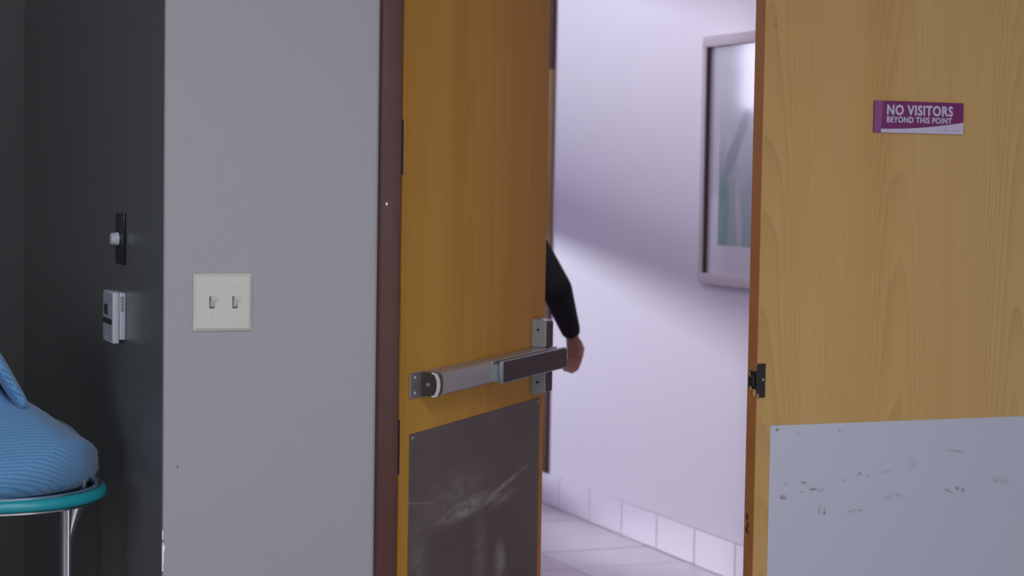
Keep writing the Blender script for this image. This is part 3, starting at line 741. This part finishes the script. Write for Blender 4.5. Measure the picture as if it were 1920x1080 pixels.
# unseen lamp, added to make the bright reflection in that glass
wl = thing('glare_lamp', 'unseen opal lamp added for the glass reflection, beside the hall window', 'lamp', (1.62, 9.20, 2.03))
obj('glare_lamp_plate', bx(new(), -0.24, 0.24, -0.02, -0.0005, -0.20, 0.24, .004, 2), ALUP, wl)
obj('glare_lamp_diffuser', bx(new(), -0.30, 0.30, -0.09, -0.0205, -0.20, 0.34, .03, 4), GLAREM, wl)

# ------------------------------------------------------------------ person walking away behind the open door
def remesh(name, bm, mat, parent, vox, smooth_it=4):
    me = bpy.data.meshes.new(name); bm.to_mesh(me); bm.free()
    o = bpy.data.objects.new(name, me); COL.objects.link(o)
    md = o.modifiers.new('r', 'REMESH'); md.mode = 'VOXEL'; md.voxel_size = vox
    ms = o.modifiers.new('s', 'SMOOTH'); ms.iterations = smooth_it; ms.factor = 0.5
    bpy.context.view_layer.update()
    m2 = bpy.data.meshes.new_from_object(o.evaluated_get(bpy.context.evaluated_depsgraph_get()))
    bpy.data.objects.remove(o); m2.name = name
    m2.materials.clear(); m2.materials.append(mat); m2.shade_smooth()
    q = bpy.data.objects.new(name, m2); COL.objects.link(q)
    if parent: q.parent = parent
    return q
PX, PYY = 2.30, 6.02
pe = thing('person', 'person in black sleeve walking off behind the open door, hand swinging', 'person', (PX, PYY, 0))
def Lp(x, y, z): return Vector((x-PX, y-PYY, z))
pelv = Lp(2.30, 6.02, 0.90); chest = Lp(2.30, 6.04, 1.22); neck = Lp(2.30, 6.05, 1.40); head = Lp(2.295, 6.07, 1.535)
shR = Lp(2.465, 6.01, 1.335); elR = Lp(2.568, 5.88, 1.105); wrR = Lp(2.668, 5.975, 0.950)
shL = Lp(2.135, 6.06, 1.335); elL = Lp(2.135, 6.02, 1.08); wrL = Lp(2.165, 6.20, 0.95)
hipR = Lp(2.385, 6.02, 0.87); knR = Lp(2.385, 6.00, 0.47); anR = Lp(2.38, 5.82, 0.12)
hipL = Lp(2.215, 6.02, 0.87); knL = Lp(2.215, 6.16, 0.48); anL = Lp(2.215, 6.20, 0.085)
ftR = Lp(2.385, 5.90, 0.030); ftL = Lp(2.215, 6.34, 0.035)
b = new()
ball(b, head + Vector((0, 0, 0.01)), 0.095, 20, (0.80, 1.0, 1.16)); ball(b, head + Vector((0, 0.03, -0.055)), 0.062, 16, (0.85, 1.0, 0.95))
ball(b, head + Vector((0, 0.105, -0.022)), 0.016, 10, (0.8, 1.2, 1.4))                                     # nose
for s in (-1, 1): ball(b, head + Vector((s*0.077, -0.005, -0.015)), 0.026, 10, (0.35, 0.7, 1.15))           # ears
capsule(b, neck + Vector((0, 0, -0.06)), neck + Vector((0, 0.01, 0.06)), 0.055, 0.050)
ball(b, chest, 0.16, 20, (0.98, 0.66, 1.12)); ball(b, pelv + Vector((0, 0, 0.10)), 0.14, 20, (0.98, 0.72, 1.1)); ball(b, pelv, 0.155, 20, (1.0, 0.74, 0.8))
capsule(b, shL, shR, 0.052, 0.052); capsule(b, shR, elR, 0.046, 0.036); capsule(b, elR, wrR, 0.037, 0.025)
capsule(b, shL, elL, 0.046, 0.036); capsule(b, elL, wrL, 0.037, 0.025)
for h, k, a, f in ((hipR, knR, anR, ftR), (hipL, knL, anL, ftL)):
    capsule(b, h, k, 0.078, 0.052); capsule(b, k, a, 0.052, 0.034)
    capsule(b, a, a.lerp(f, 0.9), 0.032, 0.026)
def hand(b, wr, dirn, palm_n, thumb_side):
    d = dirn.normalized(); n = palm_n.normalized(); sd = d.cross(n).normalized()*thumb_side
    n = sd.cross(d).normalized()*thumb_side
    for s in (-0.022, -0.007, 0.008, 0.022):
        capsule(b, wr + d*0.012 + sd*s*0.6, wr + d*0.082 + sd*s, 0.0125, 0.0105, 10)
    for s, l1, l2, l3, cu in ((0.0255, 0.036, 0.024, 0.018, 0.5), (0.0085, 0.041, 0.027, 0.019, 0.62), (-0.0085, 0.038, 0.025, 0.018, 0.72), (-0.0250, 0.030, 0.019, 0.016, 0.85)):
        p = wr + d*0.086 + sd*s; a = cu*1.3
        for l, r, r2 in ((l1, 0.0092, 0.0085), (l2, 0.0085, 0.0078), (l3, 0.0078, 0.0068)):
            q = p + (d*math.cos(a) + n*math.sin(a))*l
            capsule(b, p, q, r, r2, 8); p = q; a += cu*1.25
    p = wr + d*0.028 + sd*0.026
    q = p + (d*0.62 + sd*0.62 + n*0.3).normalized()*0.036; capsule(b, p, q, 0.0125, 0.0100, 10)
    r_ = q + (d*0.85 + sd*0.18 + n*0.45).normalized()*0.028; capsule(b, q, r_, 0.0100, 0.0080, 10)
hand(b, wrR, Vector((0.10, -0.08, -0.95)), Vector((-0.92, -0.38, -0.1)), -1)
hand(b, wrL, Vector((0.05, 0.45, -0.88)), Vector((0.95, 0.1, 0.1)), 1)
remesh('body', b, SKIN, pe, 0.0055, 3)
b = new()
ball(b, chest, 0.178, 24, (0.98, 0.70, 1.10)); ball(b, pelv + Vector((0, 0, 0.11)), 0.158, 20, (1.0, 0.76, 1.05)); ball(b, pelv + Vector((0, 0, 0.02)), 0.168, 20, (1.02, 0.78, 0.55))
capsule(b, shL, shR, 0.066, 0.066); capsule(b, shR, elR, 0.063, 0.052); cyl(b, elR, elR.lerp(wrR, 0.98), 0.052, 0.032, 18); ball(b, elR, 0.052)
capsule(b, shL, elL, 0.063, 0.052); capsule(b, elL, elL.lerp(wrL, 0.93), 0.053, 0.037)
capsule(b, chest + Vector((0, 0, 0.12)), neck + Vector((0, 0, -0.03)), 0.09, 0.066)
remesh('sweater', b, SWEAT, pe, 0.008, 3)
b = new(); ball(b, pelv + Vector((0, 0, -0.02)), 0.166, 20, (1.02, 0.78, 0.72))
for h, k, a in ((hipR, knR, anR), (hipL, knL, anL)): capsule(b, h, k, 0.088, 0.066); capsule(b, k, k.lerp(a, 0.9), 0.064, 0.055)
remesh('trousers', b, TROUS, pe, 0.010, 3)
for a, f, tilt in ((anR, ftR, 1), (anL, ftL, 0)):
    b = new()
    if tilt: capsule(b, a + Vector((0, -0.03, -0.03)), f + Vector((0, 0.02, 0.012)), 0.040, 0.038); capsule(b, f + Vector((0, 0.02, 0.012)), f + Vector((0, 0.085, 0.004)), 0.038, 0.030)
    else: capsule(b, a + Vector((0, -0.035, -0.040)), f + Vector((0, -0.03, 0.010)), 0.044, 0.042); capsule(b, f + Vector((0, -0.03, 0.010)), f + Vector((0, 0.03, 0.0)), 0.042, 0.034)
    for v in b.verts: v.co.z = max(v.co.z, 0.001)
    remesh('shoe', b, BLACK, pe, 0.007, 2)
b = new(); ball(b, head + Vector((0, -0.016, 0.028)), 0.104, 24, (0.86, 1.0, 1.10))
q_ = [v for v in b.verts if v.co.y > head.y + 0.045 and v.co.z < head.z + 0.075]
bmesh.ops.delete(b, geom=q_, context='VERTS'); ball(b, head + Vector((0, -0.075, -0.055)), 0.062, 16, (1.0, 0.6, 1.2)); obj('hair', b, HAIRM, pe)
for s in (-1, 1):
    b = new(); ball(b, head + Vector((s*0.031, 0.083, 0.012)), 0.012, 10); obj('eye', b, EYEW, pe)
b = new(); ball(b, head + Vector((0, 0.088, -0.062)), 0.02, 10, (1.1, 0.35, 0.28)); obj('mouth', b, plain('lips', (0.35, 0.12, 0.11), 0.5), pe)
